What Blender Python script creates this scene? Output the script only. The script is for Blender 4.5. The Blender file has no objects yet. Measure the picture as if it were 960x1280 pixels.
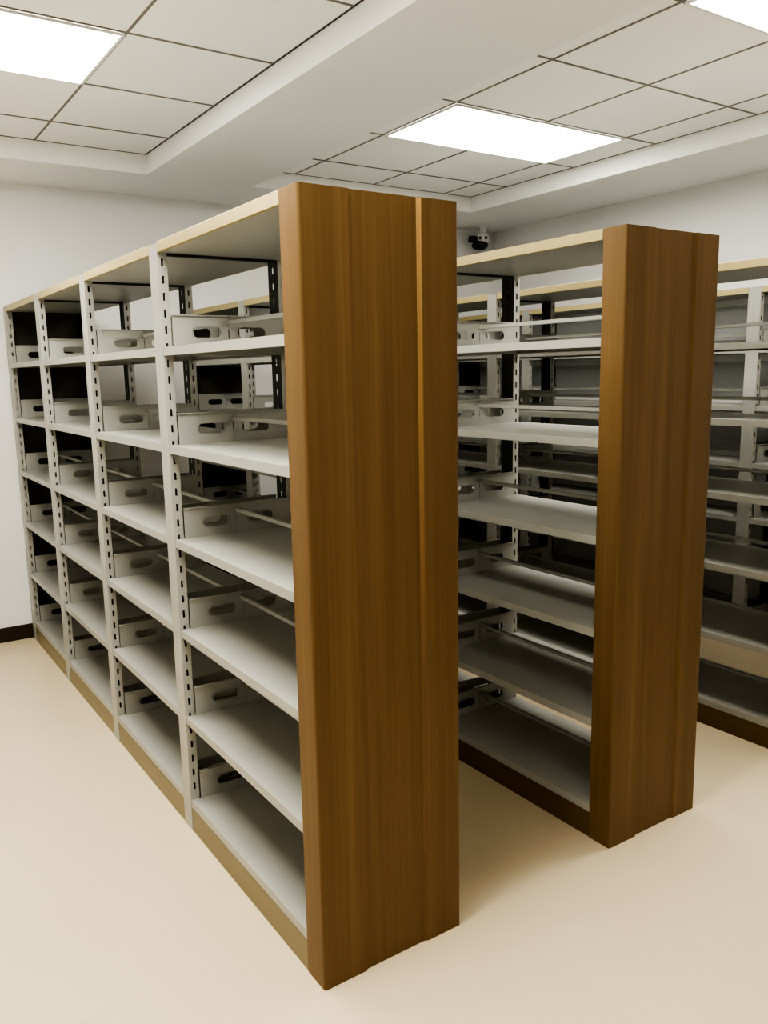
import bpy, bmesh, math
from mathutils import Vector
S = bpy.context.scene
C = S.collection
S.view_settings.view_transform = 'AgX'
S.view_settings.look = 'AgX - Very High Contrast'
S.view_settings.exposure = 0.52

# ------------------------------------------------------------------ materials
def mat(name):
    m = bpy.data.materials.new(name); m.use_nodes = True
    nt = m.node_tree; b = nt.nodes['Principled BSDF']
    return m, nt, b

def painted(name, col, rough=0.5, spec=0.4, noise=0.04, scale=6.0, bump=0.0, bscale=300):
    m, nt, b = mat(name)
    tc = nt.nodes.new('ShaderNodeTexCoord')
    n = nt.nodes.new('ShaderNodeTexNoise'); n.inputs['Scale'].default_value = scale; n.inputs['Detail'].default_value = 4
    nt.links.new(tc.outputs['Object'], n.inputs['Vector'])
    r = nt.nodes.new('ShaderNodeValToRGB')
    r.color_ramp.elements[0].position = 0.3; r.color_ramp.elements[1].position = 0.7
    r.color_ramp.elements[0].color = tuple(c*(1-noise) for c in col)+(1,)
    r.color_ramp.elements[1].color = tuple(min(1, c*(1+noise)) for c in col)+(1,)
    nt.links.new(n.outputs['Fac'], r.inputs['Fac'])
    nt.links.new(r.outputs['Color'], b.inputs['Base Color'])
    b.inputs['Roughness'].default_value = rough
    b.inputs['Specular IOR Level'].default_value = spec
    if bump:
        n2 = nt.nodes.new('ShaderNodeTexNoise'); n2.inputs['Scale'].default_value = bscale
        nt.links.new(tc.outputs['Object'], n2.inputs['Vector'])
        bp = nt.nodes.new('ShaderNodeBump'); bp.inputs['Strength'].default_value = bump; bp.inputs['Distance'].default_value = 0.002
        nt.links.new(n2.outputs['Fac'], bp.inputs['Height']); nt.links.new(bp.outputs['Normal'], b.inputs['Normal'])
    return m

def wood(name, dark, mid, light, axis='z', rough=0.42, stretch=14.0):
    """laminate with grain running along the given axis"""
    m, nt, b = mat(name)
    tc = nt.nodes.new('ShaderNodeTexCoord')
    def layer(sc_across, sc_along, detail):
        mp = nt.nodes.new('ShaderNodeMapping')
        v = [sc_across]*3; v['xyz'.index(axis)] = sc_along
        mp.inputs['Scale'].default_value = v
        n = nt.nodes.new('ShaderNodeTexNoise'); n.inputs['Scale'].default_value = 1.0
        n.inputs['Detail'].default_value = detail; n.inputs['Roughness'].default_value = 0.6
        nt.links.new(tc.outputs['Object'], mp.inputs['Vector']); nt.links.new(mp.outputs['Vector'], n.inputs['Vector'])
        return n.outputs['Fac']
    broad = layer(15, 0.35, 2); fine = layer(120, 1.1, 5)
    mx = nt.nodes.new('ShaderNodeMix'); mx.data_type = 'FLOAT'; mx.inputs['Factor'].default_value = 0.42
    nt.links.new(broad, mx.inputs['A']); nt.links.new(fine, mx.inputs['B'])
    r = nt.nodes.new('ShaderNodeValToRGB')
    e = r.color_ramp.elements
    e[0].position = 0.33; e[0].color = dark+(1,)
    e[1].position = 0.68; e[1].color = light+(1,)
    k = e.new(0.5); k.color = mid+(1,)
    nt.links.new(mx.outputs['Result'], r.inputs['Fac'])
    nt.links.new(r.outputs['Color'], b.inputs['Base Color'])
    b.inputs['Roughness'].default_value = rough
    b.inputs['Specular IOR Level'].default_value = 0.35
    return m

WOOD = wood('brown_laminate', (0.132, 0.078, 0.029), (0.162, 0.097, 0.038), (0.200, 0.124, 0.053))
EDGE = wood('pale_wood_edge', (0.25, 0.145, 0.050), (0.31, 0.185, 0.070), (0.37, 0.23, 0.095))
def pale_to_top(m):
    # the ridge is pale near the top and keeps the panel's brown lower down
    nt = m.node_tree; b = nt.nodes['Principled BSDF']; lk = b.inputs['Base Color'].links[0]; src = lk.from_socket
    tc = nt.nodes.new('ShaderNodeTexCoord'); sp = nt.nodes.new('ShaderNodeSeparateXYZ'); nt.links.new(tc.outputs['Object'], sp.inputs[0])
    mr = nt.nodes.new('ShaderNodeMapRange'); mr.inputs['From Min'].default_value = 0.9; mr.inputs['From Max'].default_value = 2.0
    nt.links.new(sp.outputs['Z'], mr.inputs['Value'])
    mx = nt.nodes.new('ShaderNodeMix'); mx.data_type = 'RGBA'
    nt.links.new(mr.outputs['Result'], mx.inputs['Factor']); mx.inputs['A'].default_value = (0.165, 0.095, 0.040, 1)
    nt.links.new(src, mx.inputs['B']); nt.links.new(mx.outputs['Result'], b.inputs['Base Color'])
pale_to_top(EDGE)
FASCIA = wood('tan_wood_fascia', (0.40, 0.33, 0.16), (0.455, 0.38, 0.195), (0.50, 0.42, 0.23), axis='y')
KICK_LIT = wood('washed_out_kick_board', (0.215, 0.175, 0.10), (0.25, 0.205, 0.12), (0.285, 0.235, 0.145), axis='y')  # brown boards of the first row, coloured as washed out by the light
KICK2 = wood('brown_kick_board', (0.12, 0.072, 0.026), (0.15, 0.092, 0.034), (0.18, 0.115, 0.045), axis='y')  # the same boards in their brown, for the other rows
STEEL = painted('grey_painted_steel', (0.40, 0.40, 0.36), 0.38, 0.45, 0.03, 5)
BACKP = painted('blue_grey_panel', (0.50, 0.51, 0.51), 0.45, 0.4, 0.03, 4)
SHADE_JOINT = painted('channel_shade_and_joint', (0.045, 0.045, 0.042), 0.5, 0.3, 0.1, 6)  # near-black stands in for shade inside the upright channels; also colours the joint strips
DARKPANEL = painted('dark_end_board', (0.075, 0.068, 0.052), 0.45, 0.3, 0.2, 4)
WALL = painted('white_wall_paint', (0.80, 0.80, 0.785), 0.7, 0.2, 0.015, 1.2, 0.15)
CEIL = painted('white_ceiling_paint', (0.88, 0.88, 0.86), 0.8, 0.15, 0.012, 1.0)
TILE = painted('ceiling_tile', (0.93, 0.93, 0.91), 0.8, 0.15, 0.015, 2.0, 0.2, 220)
GRID = painted('ceiling_grid_seam', (0.26, 0.25, 0.23), 0.6, 0.2, 0.08, 3)
BASE = painted('dark_brown_baseboard', (0.030, 0.017, 0.011), 0.3, 0.5, 0.15, 8)
WHITEPL = painted('white_plastic', (0.80, 0.80, 0.78), 0.35, 0.5, 0.02, 20)
BLACKPL = painted('black_plastic', (0.012, 0.012, 0.012), 0.35, 0.5, 0.1, 20)
ALU = painted('lamp_frame_white', (0.78, 0.78, 0.76), 0.4, 0.4, 0.02, 10)

def floor_mat():
    m, nt, b = mat('cream_vinyl_floor')
    tc = nt.nodes.new('ShaderNodeTexCoord')
    n = nt.nodes.new('ShaderNodeTexNoise'); n.inputs['Scale'].default_value = 0.9; n.inputs['Detail'].default_value = 3
    nt.links.new(tc.outputs['Object'], n.inputs['Vector'])
    r = nt.nodes.new('ShaderNodeValToRGB')
    r.color_ramp.elements[0].position = 0.3; r.color_ramp.elements[0].color = (0.66, 0.55, 0.38, 1)
    r.color_ramp.elements[1].position = 0.7; r.color_ramp.elements[1].color = (0.70, 0.59, 0.42, 1)
    nt.links.new(n.outputs['Fac'], r.inputs['Fac'])
    br = nt.nodes.new('ShaderNodeTexBrick')
    br.offset = 0.5; br.inputs['Scale'].default_value = 1.0
    br.inputs['Brick Width'].default_value = 1.8; br.inputs['Row Height'].default_value = 1.9
    br.inputs['Mortar Size'].default_value = 0.0012; br.inputs['Mortar Smooth'].default_value = 0.4
    br.inputs['Mortar'].default_value = (0.59, 0.49, 0.35, 1)
    mp = nt.nodes.new('ShaderNodeMapping'); mp.inputs['Location'].default_value = (0.25, -0.28, 0)
    nt.links.new(tc.outputs['Object'], mp.inputs['Vector']); nt.links.new(mp.outputs['Vector'], br.inputs['Vector'])
    nt.links.new(r.outputs['Color'], br.inputs['Color1']); nt.links.new(r.outputs['Color'], br.inputs['Color2'])
    nt.links.new(br.outputs['Color'], b.inputs['Base Color'])
    b.inputs['Roughness'].default_value = 0.27
    b.inputs['Specular IOR Level'].default_value = 0.4
    return m
FLOOR = floor_mat()

def lamp_mat(strength):
    m, nt, b = mat('lamp_diffuser')
    n = nt.nodes.new('ShaderNodeTexNoise'); n.inputs['Scale'].default_value = 3
    tc = nt.nodes.new('ShaderNodeTexCoord'); nt.links.new(tc.outputs['Object'], n.inputs['Vector'])
    r = nt.nodes.new('ShaderNodeValToRGB')
    r.color_ramp.elements[0].color = (1.0, 0.965, 0.89, 1); r.color_ramp.elements[1].color = (1.0, 0.975, 0.91, 1)
    nt.links.new(n.outputs['Fac'], r.inputs['Fac'])
    nt.links.new(r.outputs['Color'], b.inputs['Emission Color'])
    b.inputs['Emission Strength'].default_value = strength
    b.inputs['Base Color'].default_value = (0.9, 0.9, 0.88, 1)
    return m

# ------------------------------------------------------------------ mesh helpers
def add_box(bm, x0, x1, y0, y1, z0, z1, bevel=0.0, segs=2):
    vs = [bm.verts.new((x, y, z)) for x in (x0, x1) for y in (y0, y1) for z in (z0, z1)]
    fs = [(0, 1, 3, 2), (4, 6, 7, 5), (0, 4, 5, 1), (2, 3, 7, 6), (0, 2, 6, 4), (1, 5, 7, 3)]
    faces = [bm.faces.new([vs[i] for i in f]) for f in fs]
    if bevel:
        es = list({e for f in faces for e in f.edges})
        bmesh.ops.bevel(bm, geom=es, offset=bevel, segments=segs, profile=0.5, affect='EDGES')

def add_prism(bm, poly, z0, z1):
    """poly: xy outline, extruded in z"""
    a = [bm.verts.new((x, y, z0)) for x, y in poly]; b = [bm.verts.new((x, y, z1)) for x, y in poly]
    n = len(poly)
    bm.faces.new(a[::-1]); bm.faces.new(b)
    for i in range(n): bm.faces.new((a[i], a[(i+1) % n], b[(i+1) % n], b[i]))

def link(name, bm, m, parent=None, smooth=False):
    bmesh.ops.recalc_face_normals(bm, faces=bm.faces)
    me = bpy.data.meshes.new(name); bm.to_mesh(me); bm.free()
    me.materials.append(m)
    if smooth:
        for p in me.polygons: p.use_smooth = True
    o = bpy.data.objects.new(name, me); C.objects.link(o)
    if parent: o.parent = parent
    return o

def box(name, dims, m, parent=None, bevel=0.0, segs=2, loc=None):
    bm = bmesh.new(); add_box(bm, *dims, bevel=bevel, segs=segs)
    o = link(name, bm, m, parent)
    if loc: o.location = loc
    return o

def thing(name, label, cat, loc=(0, 0, 0), group=None):
    o = bpy.data.objects.new(name, None); C.objects.link(o)
    o.location = loc; o.empty_display_size = 0.2
    o['label'] = label; o['category'] = cat
    if group: o['group'] = group
    return o

def struct(name, bm, m):
    o = link(name, bm, m); o['kind'] = 'structure'; return o

def kids(o): return [c for c in bpy.data.objects if c.parent == o]
def dup(root, loc, label=None):
    def rec(o, parent):
        c = o.copy(); C.objects.link(c)
        if parent: c.parent = parent
        for ch in kids(o): rec(ch, c)
        return c
    src = kids
    r = rec(root, None); r.location = loc
    if label: r['label'] = label
    return r

# ------------------------------------------------------------------ room
XL, XR, YF, YB = -2.75, 4.15, -4.2, 4.005      # walls
ZT, ZS = 3.086, 2.970                           # tile plane, soffit plane
LT = (-2.0, 0.789, -3.4, 3.376)                 # left tray
RT = (1.493, 3.370, -3.4, 3.376)                # right tray
PX, PY, GX_L, GX_R, GY = 0.6425, 0.668, 0.145, 1.813, 0.960

bm = bmesh.new(); add_box(bm, XL, XR, YF, YB, -0.05, 0.0); struct('floor', bm, FLOOR)
bm = bmesh.new(); add_box(bm, XL-0.1, XL, YF-0.1, YB+0.1, 0, 3.2); struct('wall_left', bm, WALL)
bm = bmesh.new(); add_box(bm, XR, XR+0.1, YF-0.1, YB+0.1, 0, 3.2); struct('wall_right', bm, WALL)
bm = bmesh.new(); add_box(bm, XL, XR, YB, YB+0.1, 0, 3.2); struct('wall_back', bm, WALL)
bm = bmesh.new(); add_box(bm, XL, XR, YF-0.1, YF, 0, 3.2); struct('wall_front', bm, WALL)

# soffit with two tile trays cut into it
bm = bmesh.new()
xs = [XL, LT[0], LT[1], RT[0], RT[1], XR]; ys = [YF, LT[2], LT[3], YB]
for i in range(5):
    for j in range(3):
        if i in (1, 3) and j == 1: continue
        add_box(bm, xs[i], xs[i+1], ys[j], ys[j+1], ZS, ZT+0.05)
bmesh.ops.remove_doubles(bm, verts=bm.verts, dist=1e-5)
# drop the inner faces shared by neighbouring blocks
seen = {}
for f in list(bm.faces):
    k = tuple(round(c, 4) for c in f.calc_center_median()); seen.setdefault(k, []).append(f)
bmesh.ops.delete(bm, geom=[f for v in seen.values() if len(v) > 1 for f in v], context='FACES')
struct('ceiling', bm, CEIL)
for T in (LT, RT):
    bm = bmesh.new(); add_box(bm, T[0], T[1], T[2], T[3], ZT, ZT+0.03); struct('ceiling', bm, TILE)

def grid(name, T, gx, w=0.010):
    bm = bmesh.new(); z0, z1 = ZT-0.0035, ZT
    x = gx-20*PX
    while x < T[1]+1e-3:
        if x > T[0]+0.02: add_box(bm, x-w/2, min(x+w/2, T[1]), T[2], T[3], z0, z1)
        x += PX
    y = GY-20*PY
    while y < T[3]:
        if y > T[2]+0.02: add_box(bm, T[0], T[1], y-w/2, y+w/2, z0-0.0005, z1)
        y += PY
    # edge angle round the tray
    e = 0.007
    add_box(bm, T[0], T[1], T[3]-e, T[3], z0, z1); add_box(bm, T[1]-e, T[1], T[2], T[3], z0, z1)
    add_box(bm, T[0], T[0]+e, T[2], T[3], z0, z1)
    struct(name, bm, GRID)
grid('trim_1', LT, GX_L)
grid('trim_2', RT, GX_R)

# dark brown baseboards
def baseboard(name, dims):
    bm = bmesh.new(); add_box(bm, *dims, bevel=0.004, segs=2); struct(name, bm, BASE)
baseboard('baseboard_back', (XL+0.013, XR-0.013, YB-0.012, YB, 0, 0.100))
baseboard('baseboard_left', (XL, XL+0.012, YF, YB, 0, 0.100))
baseboard('baseboard_right', (XR-0.012, XR, YF, YB, 0, 0.100))
baseboard('baseboard_front', (XL+0.013, XR-0.013, YF, YF+0.012, 0, 0.100))

# ------------------------------------------------------------------ ceiling lamps (1200 x 600 panels in the grid)
def ceiling_lamp(x, y, label, power):
    t = thing('ceiling_light', label, 'ceiling light', (x, y, ZT-0.004), 'recessed ceiling light panels')
    hx, hy, f = PX-0.006, PY/2-0.006, 0.014
    bm = bmesh.new()
    add_box(bm, -hx, hx, -hy, -hy+f, -0.008, 0.0); add_box(bm, -hx, hx, hy-f, hy, -0.008, 0.0)
    add_box(bm, -hx, -hx+f, -hy+f, hy-f, -0.008, 0.0); add_box(bm, hx-f, hx, -hy+f, hy-f, -0.008, 0.0)
    link('frame', bm, ALU, t)
    bm = bmesh.new(); add_box(bm, -hx+f, hx-f, -hy+f, hy-f, -0.005, 0.0)
    link('diffuser', bm, lamp_mat(power), t)
    return t
lxL, lxR = GX_L-PX, GX_R+PX
ly = GY+PY*1.5
ceiling_lamp(lxL, ly, 'bright white rectangular light panel in the left ceiling tray, above the left row', 15)
ceiling_lamp(lxR, ly, 'bright white light panel in the middle of the right ceiling tray, over the second row', 8)
ceiling_lamp(lxR, ly-3*PY, 'bright light panel cut by the top right corner of the photo', 14)
ceiling_lamp(lxL, ly-3*PY, 'unseen light panel in the left ceiling tray just ahead of the viewer', 19)  # unseen panel, placed to light the near side of the room
ceiling_lamp(lxL, ly-6*PY, 'unseen light panel in the left ceiling tray behind the viewer', 5)  # also unseen, weak light for the near side

# ------------------------------------------------------------------ shelving rows
W, T0, B, H = 0.4974, 0.0999, 0.9684, 2.2
LEVELS = [0.130, 0.470, 0.813, 1.155, 1.500, 1.845]
PXW, PYD = 0.036, 0.080                         # upright section
POSTS = [0.058, T0+B, T0+2*B, T0+3*B, 3.942]
TOPZ = 2.164; POSTZ = 2.1975

def upright_mesh(side):
    """slotted hollow steel upright; side=-1 outer face towards -x, +1 towards +x. Origin at floor, centre of section."""
    bm = bmesh.new(); hx, hy = PXW/2, PYD/2
    zs = [0.0]; pitch, sl = 0.0573, 0.026; z = 0.17; slots = []
    while z < TOPZ-0.04:
        slots.append((z, z+sl)); z += pitch
    def sheet(o, u, width, slot_w):
        o = Vector(o); u = Vector(u); cols = [0, (width-slot_w)/2, (width+slot_w)/2, width]
        rows = [0.0]
        for a, b in slots: rows += [a, b]
        rows.append(POSTZ)
        V = [[bm.verts.new(o+u*c+Vector((0, 0, r))) for c in cols] for r in rows]
        for i in range(len(rows)-1):
            for j in range(3):
                if i % 2 == 1 and j == 1: continue
                bm.faces.new((V[i][j], V[i][j+1], V[i+1][j+1], V[i+1][j]))
    def plain(a, b):
        vs = [bm.verts.new((a[0], a[1], 0)), bm.verts.new((b[0], b[1], 0)), bm.verts.new((b[0], b[1], POSTZ)), bm.verts.new((a[0], a[1], POSTZ))]
        bm.faces.new(vs)
    sheet((-hx, -hy, 0), (1, 0, 0), PXW, 0.008)
    sheet((-hx, hy, 0), (1, 0, 0), PXW, 0.008)
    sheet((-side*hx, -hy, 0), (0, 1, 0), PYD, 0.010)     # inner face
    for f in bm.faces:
        if abs(f.calc_center_median().x+side*hx) < 1e-4: f.material_index = 1  # inner face gets the painted channel shade
    plain((side*hx, -hy), (side*hx, hy))                 # smooth outer face
    add_box(bm, -hx, hx, -hy, hy, POSTZ-0.002, POSTZ)    # cap
    bmesh.ops.remove_doubles(bm, verts=bm.verts, dist=1e-5)
    me = bpy.data.meshes.new('upright'); bm.to_mesh(me); bm.free(); me.materials.append(STEEL); me.materials.append(SHADE_JOINT); return me

def bracket_mesh(rng):
    """upright plate with a stadium hand hole and a folded top edge; in the xz plane, sheet 2 mm thick"""
    x0, x1, h = rng[0], rng[1], 0.112
    cx, cz, L, r = (x0+x1)/2+(0.022 if x0 < 0.1 else -0.016), 0.052, 0.036, 0.019
    n = 12
    inner = [(cx+L+r*math.sin(math.pi*i/n), cz-r*math.cos(math.pi*i/n)) for i in range(n+1)]
    inner += [(cx-L-r*math.sin(math.pi*i/n), cz+r*math.cos(math.pi*i/n)) for i in range(n+1)]
    corners = [(x0, 0), (x1, 0), (x1, h), (x0, h)]
    def out(p):
        dx, dz = p[0]-cx, p[1]-cz
        ks = []
        if dx > 1e-9: ks.append((x1-cx)/dx)
        if dx < -1e-9: ks.append((x0-cx)/dx)
        if dz > 1e-9: ks.append((h-cz)/dz)
        if dz < -1e-9: ks.append((0-cz)/dz)
        k = min(ks); return (cx+dx*k, cz+dz*k)
    outer = [out(p) for p in inner]
    # snap the nearest projected point to each corner so that the outline stays a rectangle
    for c in corners:
        i = min(range(len(outer)), key=lambda i: (outer[i][0]-c[0])**2+(outer[i][1]-c[1])**2); outer[i] = c
    bm = bmesh.new(); th = 0.0012
    N = len(inner)
    L4 = []
    for y in (-th, th):
        L4.append([bm.verts.new((x, y, z)) for x, z in inner]); L4.append([bm.verts.new((x, y, z)) for x, z in outer])
    for i in range(N):
        j = (i+1) % N
        bm.faces.new((L4[0][i], L4[0][j], L4[1][j], L4[1][i]))
        bm.faces.new((L4[2][i], L4[3][i], L4[3][j], L4[2][j]))
        bm.faces.new((L4[0][i], L4[2][i], L4[2][j], L4[0][j]))
        bm.faces.new((L4[1][i], L4[1][j], L4[3][j], L4[3][i]))
    add_box(bm, x0, x1, -0.007, 0.007, h-0.004, h)     # folded edge
    bmesh.ops.recalc_face_normals(bm, faces=bm.faces)
    me = bpy.data.meshes.new('end_bracket'); bm.to_mesh(me); bm.free(); me.materials.append(STEEL); return me

def shelf_mesh(ln):
    """pressed-steel tray: flat top with folded lips, origin at top surface, x 0..W, y centred"""
    bm = bmesh.new(); a, b, th, lip, ret = 0.003, W-0.003, 0.002, 0.030, 0.014
    prof = [(a, 0), (b, 0), (b, -lip), (b-ret, -lip), (b-ret, -lip+th), (b-th, -lip+th), (b-th, -th), (a+th, -th), (a+th, -lip+th), (a+ret, -lip+th), (a+ret, -lip), (a, -lip)]
    f = [bm.verts.new((x, -ln/2, z)) for x, z in prof]; g = [bm.verts.new((x, ln/2, z)) for x, z in prof]
    n = len(prof)
    for i in range(n): bm.faces.new((f[i], f[(i+1) % n], g[(i+1) % n], g[i]))
    for v in (f, g):
        for q in ((0, 1, 6, 7), (0, 7, 8, 11), (8, 9, 10, 11), (1, 2, 5, 6), (2, 3, 4, 5)): bm.faces.new([v[i] for i in q])
    # end flanges of the tray
    add_box(bm, a+th, b-th, -ln/2, -ln/2+th, -lip, -th); add_box(bm, a+th, b-th, ln/2-th, ln/2, -lip, -th)
    bmesh.ops.recalc_face_normals(bm, faces=bm.faces)
    me = bpy.data.meshes.new('shelf'); bm.to_mesh(me); bm.free(); me.materials.append(STEEL); return me

UP = {s: upright_mesh(s) for s in (-1, 1)}
half = ((PXW+0.002, W/2-0.002), (W/2+0.002, W-PXW-0.002))
BR = [bracket_mesh(h) for h in half]
_cache = {}
def child(name, me, parent, loc=(0, 0, 0)):
    o = bpy.data.objects.new(name, me); C.objects.link(o); o.parent = parent; o.location = loc; return o
def bar_mesh(ln):
    bm = bmesh.new(); add_box(bm, W/2-0.007, W/2+0.007, -ln/2, ln/2, 0.078, 0.094, bevel=0.002, segs=1)
    me = bpy.data.meshes.new('book_stop_bar'); bm.to_mesh(me); bm.free(); me.materials.append(STEEL); return me

def end_panel_mesh():
    """boxed end board: two front boards standing slightly proud of a recessed middle board, rounded corners"""
    d, xa, xb, r = 0.006, 0.148, 0.360, 0.007
    def arc(cx, cy, a0, a1, n=4):
        return [(cx+r*math.cos(math.radians(a0+(a1-a0)*i/n)), cy+r*math.sin(math.radians(a0+(a1-a0)*i/n))) for i in range(n+1)]
    q = 0.016
    poly = [(q, T0-0.002), (0, T0-0.002)] + arc(r, r, 180, 270) + [(xa-0.003, 0), (xa, d), (xb, d), (xb+0.011, 0)] + arc(W-r, r, 270, 360) + [(W, T0-0.002), (W-q, T0-0.002), (W-q, q), (q, q)]
    bm = bmesh.new(); add_prism(bm, poly, 0, H-0.016)
    add_prism(bm, [(0, T0-0.002)] + poly[2:-4] + [(W, T0-0.002)], H-0.016, H)
    bmesh.ops.recalc_face_normals(bm, faces=bm.faces)
    me = bpy.data.meshes.new('end_panel'); bm.to_mesh(me); bm.free(); me.materials.append(WOOD)
    return me
ENDP = end_panel_mesh()

def make_row(label):
    t = thing('bookshelf_row', label, 'bookshelf', (0, 0, 0), 'rows of steel library shelving')
    child('end_panel', ENDP, t)
    p = box('far_end_board', (0.004, W-0.004, 3.984, 3.992, 0.0, H-0.003), DARKPANEL, t)
    p['label'] = 'dark board closing the far end'
    for y in POSTS:
        xo = 0.0 if y > 0.2 else 0.017
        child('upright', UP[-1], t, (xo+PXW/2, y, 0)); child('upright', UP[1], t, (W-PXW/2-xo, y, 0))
    for y in POSTS[1:]:
        r_ = box('frame_rail', (PXW+0.001, W-PXW-0.001, y-PYD/2-0.0005, y+PYD/2+0.0005, TOPZ+0.001, H-0.005), STEEL, t)
        j_ = box('joint_strip', (PXW+0.001, W-PXW-0.001, y-PYD/2, y-PYD/2+0.012, TOPZ-0.009, TOPZ+0.001), SHADE_JOINT, r_)
        j_['label'] = 'thin dark joint strip under the top'
    for k in range(4):
        y0, y1 = (POSTS[k]+PYD/2 if k else T0)+0.001, POSTS[k+1]-PYD/2-0.001
        ln, yc = y1-y0, (y0+y1)/2
        key = round(ln, 4)
        if key not in _cache: _cache[key] = (shelf_mesh(ln), bar_mesh(ln-0.012))
        sm, bmn = _cache[key]
        for z in LEVELS:
            s = child('shelf', sm, t, (0, yc, z))
            for e in (-1, 1):
                for h in (0, 1): child('end_bracket', BR[h], s, (0, e*(ln/2-0.008), 0.0))
            child('book_stop_bar', bmn, s)
        # top cover: steel sheet with wood fascias on both long sides
        c0, c1 = y0, y1
        tc = box('top_cover', (0.012, W-0.012, c0+0.001, c1-0.001, TOPZ, H-0.004), STEEL, t)
        for s0, s1 in ((0.0, 0.012), (W-0.012, W)):
            f = box('fascia', (s0, s1, c0+0.001, c1-0.001, TOPZ, H), FASCIA, tc, bevel=0.0015, segs=1)
            f['label'] = 'pale tan wood edge strip'
        for s0, s1 in ((0.002, 0.016), (W-0.016, W-0.002)):
            f = box('kick_board', (s0, s1, y0, y1, 0.0, 0.0985), KICK_LIT, t, bevel=0.001, segs=1)
            f['label'] = 'brown wood kick board, coloured pale as washed out by light'
    return t

row = make_row('grey steel bookshelf row nearest the viewer, wood end panel with pale ridge')
rx = 1.2065
dup(row, (rx, 0.0098, 0), 'second bookshelf row, behind the nearest one, plain brown wood end panel')
dup(row, (2.4200, 0.0098, 0), 'third bookshelf row, its end panel out of frame, seen right of the second end panel')
far = dup(row, (3.6200, 0.0098, 0), 'farthest bookshelf row standing against the right wall, seen through the third row')
for r_ in [o for o in bpy.data.objects if o.name.startswith('bookshelf_row') and o != row]:
    for k_ in kids(r_):
        if k_.name.startswith('kick_board'):
            k_.material_slots[0].link = 'OBJECT'; k_.material_slots[0].material = KICK2; k_['label'] = 'brown wood kick board'
for k in range(4):
    y0, y1 = POSTS[k]+PYD/2, POSTS[k+1]-PYD/2
    b_ = box('back_panel', (0.30, 0.302, y0, y1, 0.10, TOPZ-0.004), BACKP, far); b_['label'] = 'flat grey back panel'
    bm = bmesh.new(); tops = [z-0.031 for z in LEVELS[1:]]+[TOPZ]
    for a_, z_ in zip(LEVELS, tops):
        add_box(bm, 0.290, 0.300, y0, y1, z_-0.045, z_-0.002); add_box(bm, 0.290, 0.300, y0, y1, a_+0.001, a_+0.034)
    link('rim', bm, WHITEPL, b_)['label'] = 'whitish rim of the back panel'
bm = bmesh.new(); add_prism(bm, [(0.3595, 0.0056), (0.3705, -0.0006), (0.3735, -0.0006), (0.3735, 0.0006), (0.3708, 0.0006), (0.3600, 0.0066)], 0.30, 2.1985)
e = link('edge_strip', bm, EDGE, row); e['label'] = 'pale ridge running down the end panel'

# ------------------------------------------------------------------ security camera in the far right corner under the soffit
def add_ball(bm, c, r, sx=1, sy=1, sz=1, seg=20):
    vs = bmesh.ops.create_uvsphere(bm, u_segments=seg, v_segments=12, radius=r)['verts']
    for v in vs: v.co = Vector((v.co.x*sx+c[0], v.co.y*sy+c[1], v.co.z*sz+c[2]))
def add_cyl(bm, a, b, r0, r1, seg=20):
    a, b = Vector(a), Vector(b); d = b-a; q = d.to_track_quat('Z', 'Y')
    vs = bmesh.ops.create_cone(bm, segments=seg, radius1=r0, radius2=r1, depth=d.length, cap_ends=True)['verts']
    for v in vs: v.co = q @ v.co + (a+b)/2
cam_t = thing('security_camera', 'small black and white security camera under the ceiling in the far corner', 'security camera', (3.885, 3.83, ZS))
bm = bmesh.new(); add_cyl(bm, (0, 0, 0), (0, 0, -0.012), 0.050, 0.046, 28); add_cyl(bm, (0, 0, -0.012), (0, 0, -0.060), 0.026, 0.030, 24)
link('mount', bm, WHITEPL, cam_t, False)
dv = Vector((-0.66, -0.75, -0.12)).normalized(); sv = Vector((-dv.y, dv.x, 0)).normalized()
hc = Vector((0, 0, -0.098))
bm = bmesh.new(); add_ball(bm, hc, 0.058, 1, 1, 0.88)
head = link('head', bm, WHITEPL, cam_t, True)
for s in (-1, 1):
    bm = bmesh.new(); c = hc+dv*0.048+sv*(s*0.024)+Vector((0, 0, 0.004)); add_cyl(bm, c, c+dv*0.014, 0.015, 0.013, 16)
    link('lens', bm, BLACKPL, head)['label'] = 'black round lens'
bm = bmesh.new()
add_ball(bm, -sv*0.028+Vector((0, 0, -0.155)), 0.072, 1.0, 1.0, 0.58)
add_cyl(bm, hc+Vector((0, 0, -0.045)), hc+Vector((0, 0, -0.075))-sv*0.05, 0.040, 0.032)
add_cyl(bm, Vector((0, 0, -0.110))-sv*0.045, Vector((0, 0, -0.095))-sv*0.125, 0.036, 0.027)
add_cyl(bm, Vector((0, 0, -0.165))-sv*0.01, Vector((0, 0, -0.185))-sv*0.03, 0.030, 0.020)
link('body', bm, BLACKPL, cam_t, True)['label'] = 'black lower body'

# ------------------------------------------------------------------ world + camera
w = bpy.data.worlds.new('World'); S.world = w; w.use_nodes = True
w.node_tree.nodes['Background'].inputs['Color'].default_value = (0.9, 0.92, 1.0, 1)
w.node_tree.nodes['Background'].inputs['Strength'].default_value = 0.02

cd = bpy.data.cameras.new('camera'); co = bpy.data.objects.new('camera', cd); C.objects.link(co)
co.location = (-0.9970, -1.8431, 1.7423); co.rotation_mode = 'XYZ'
co.rotation_euler = (1.4024, 0.0190, -0.5924)
cd.sensor_fit = 'HORIZONTAL'; cd.sensor_width = 36.0; cd.lens = 36.0*1026.653/960.0
cd.clip_start = 0.05
S.camera = co
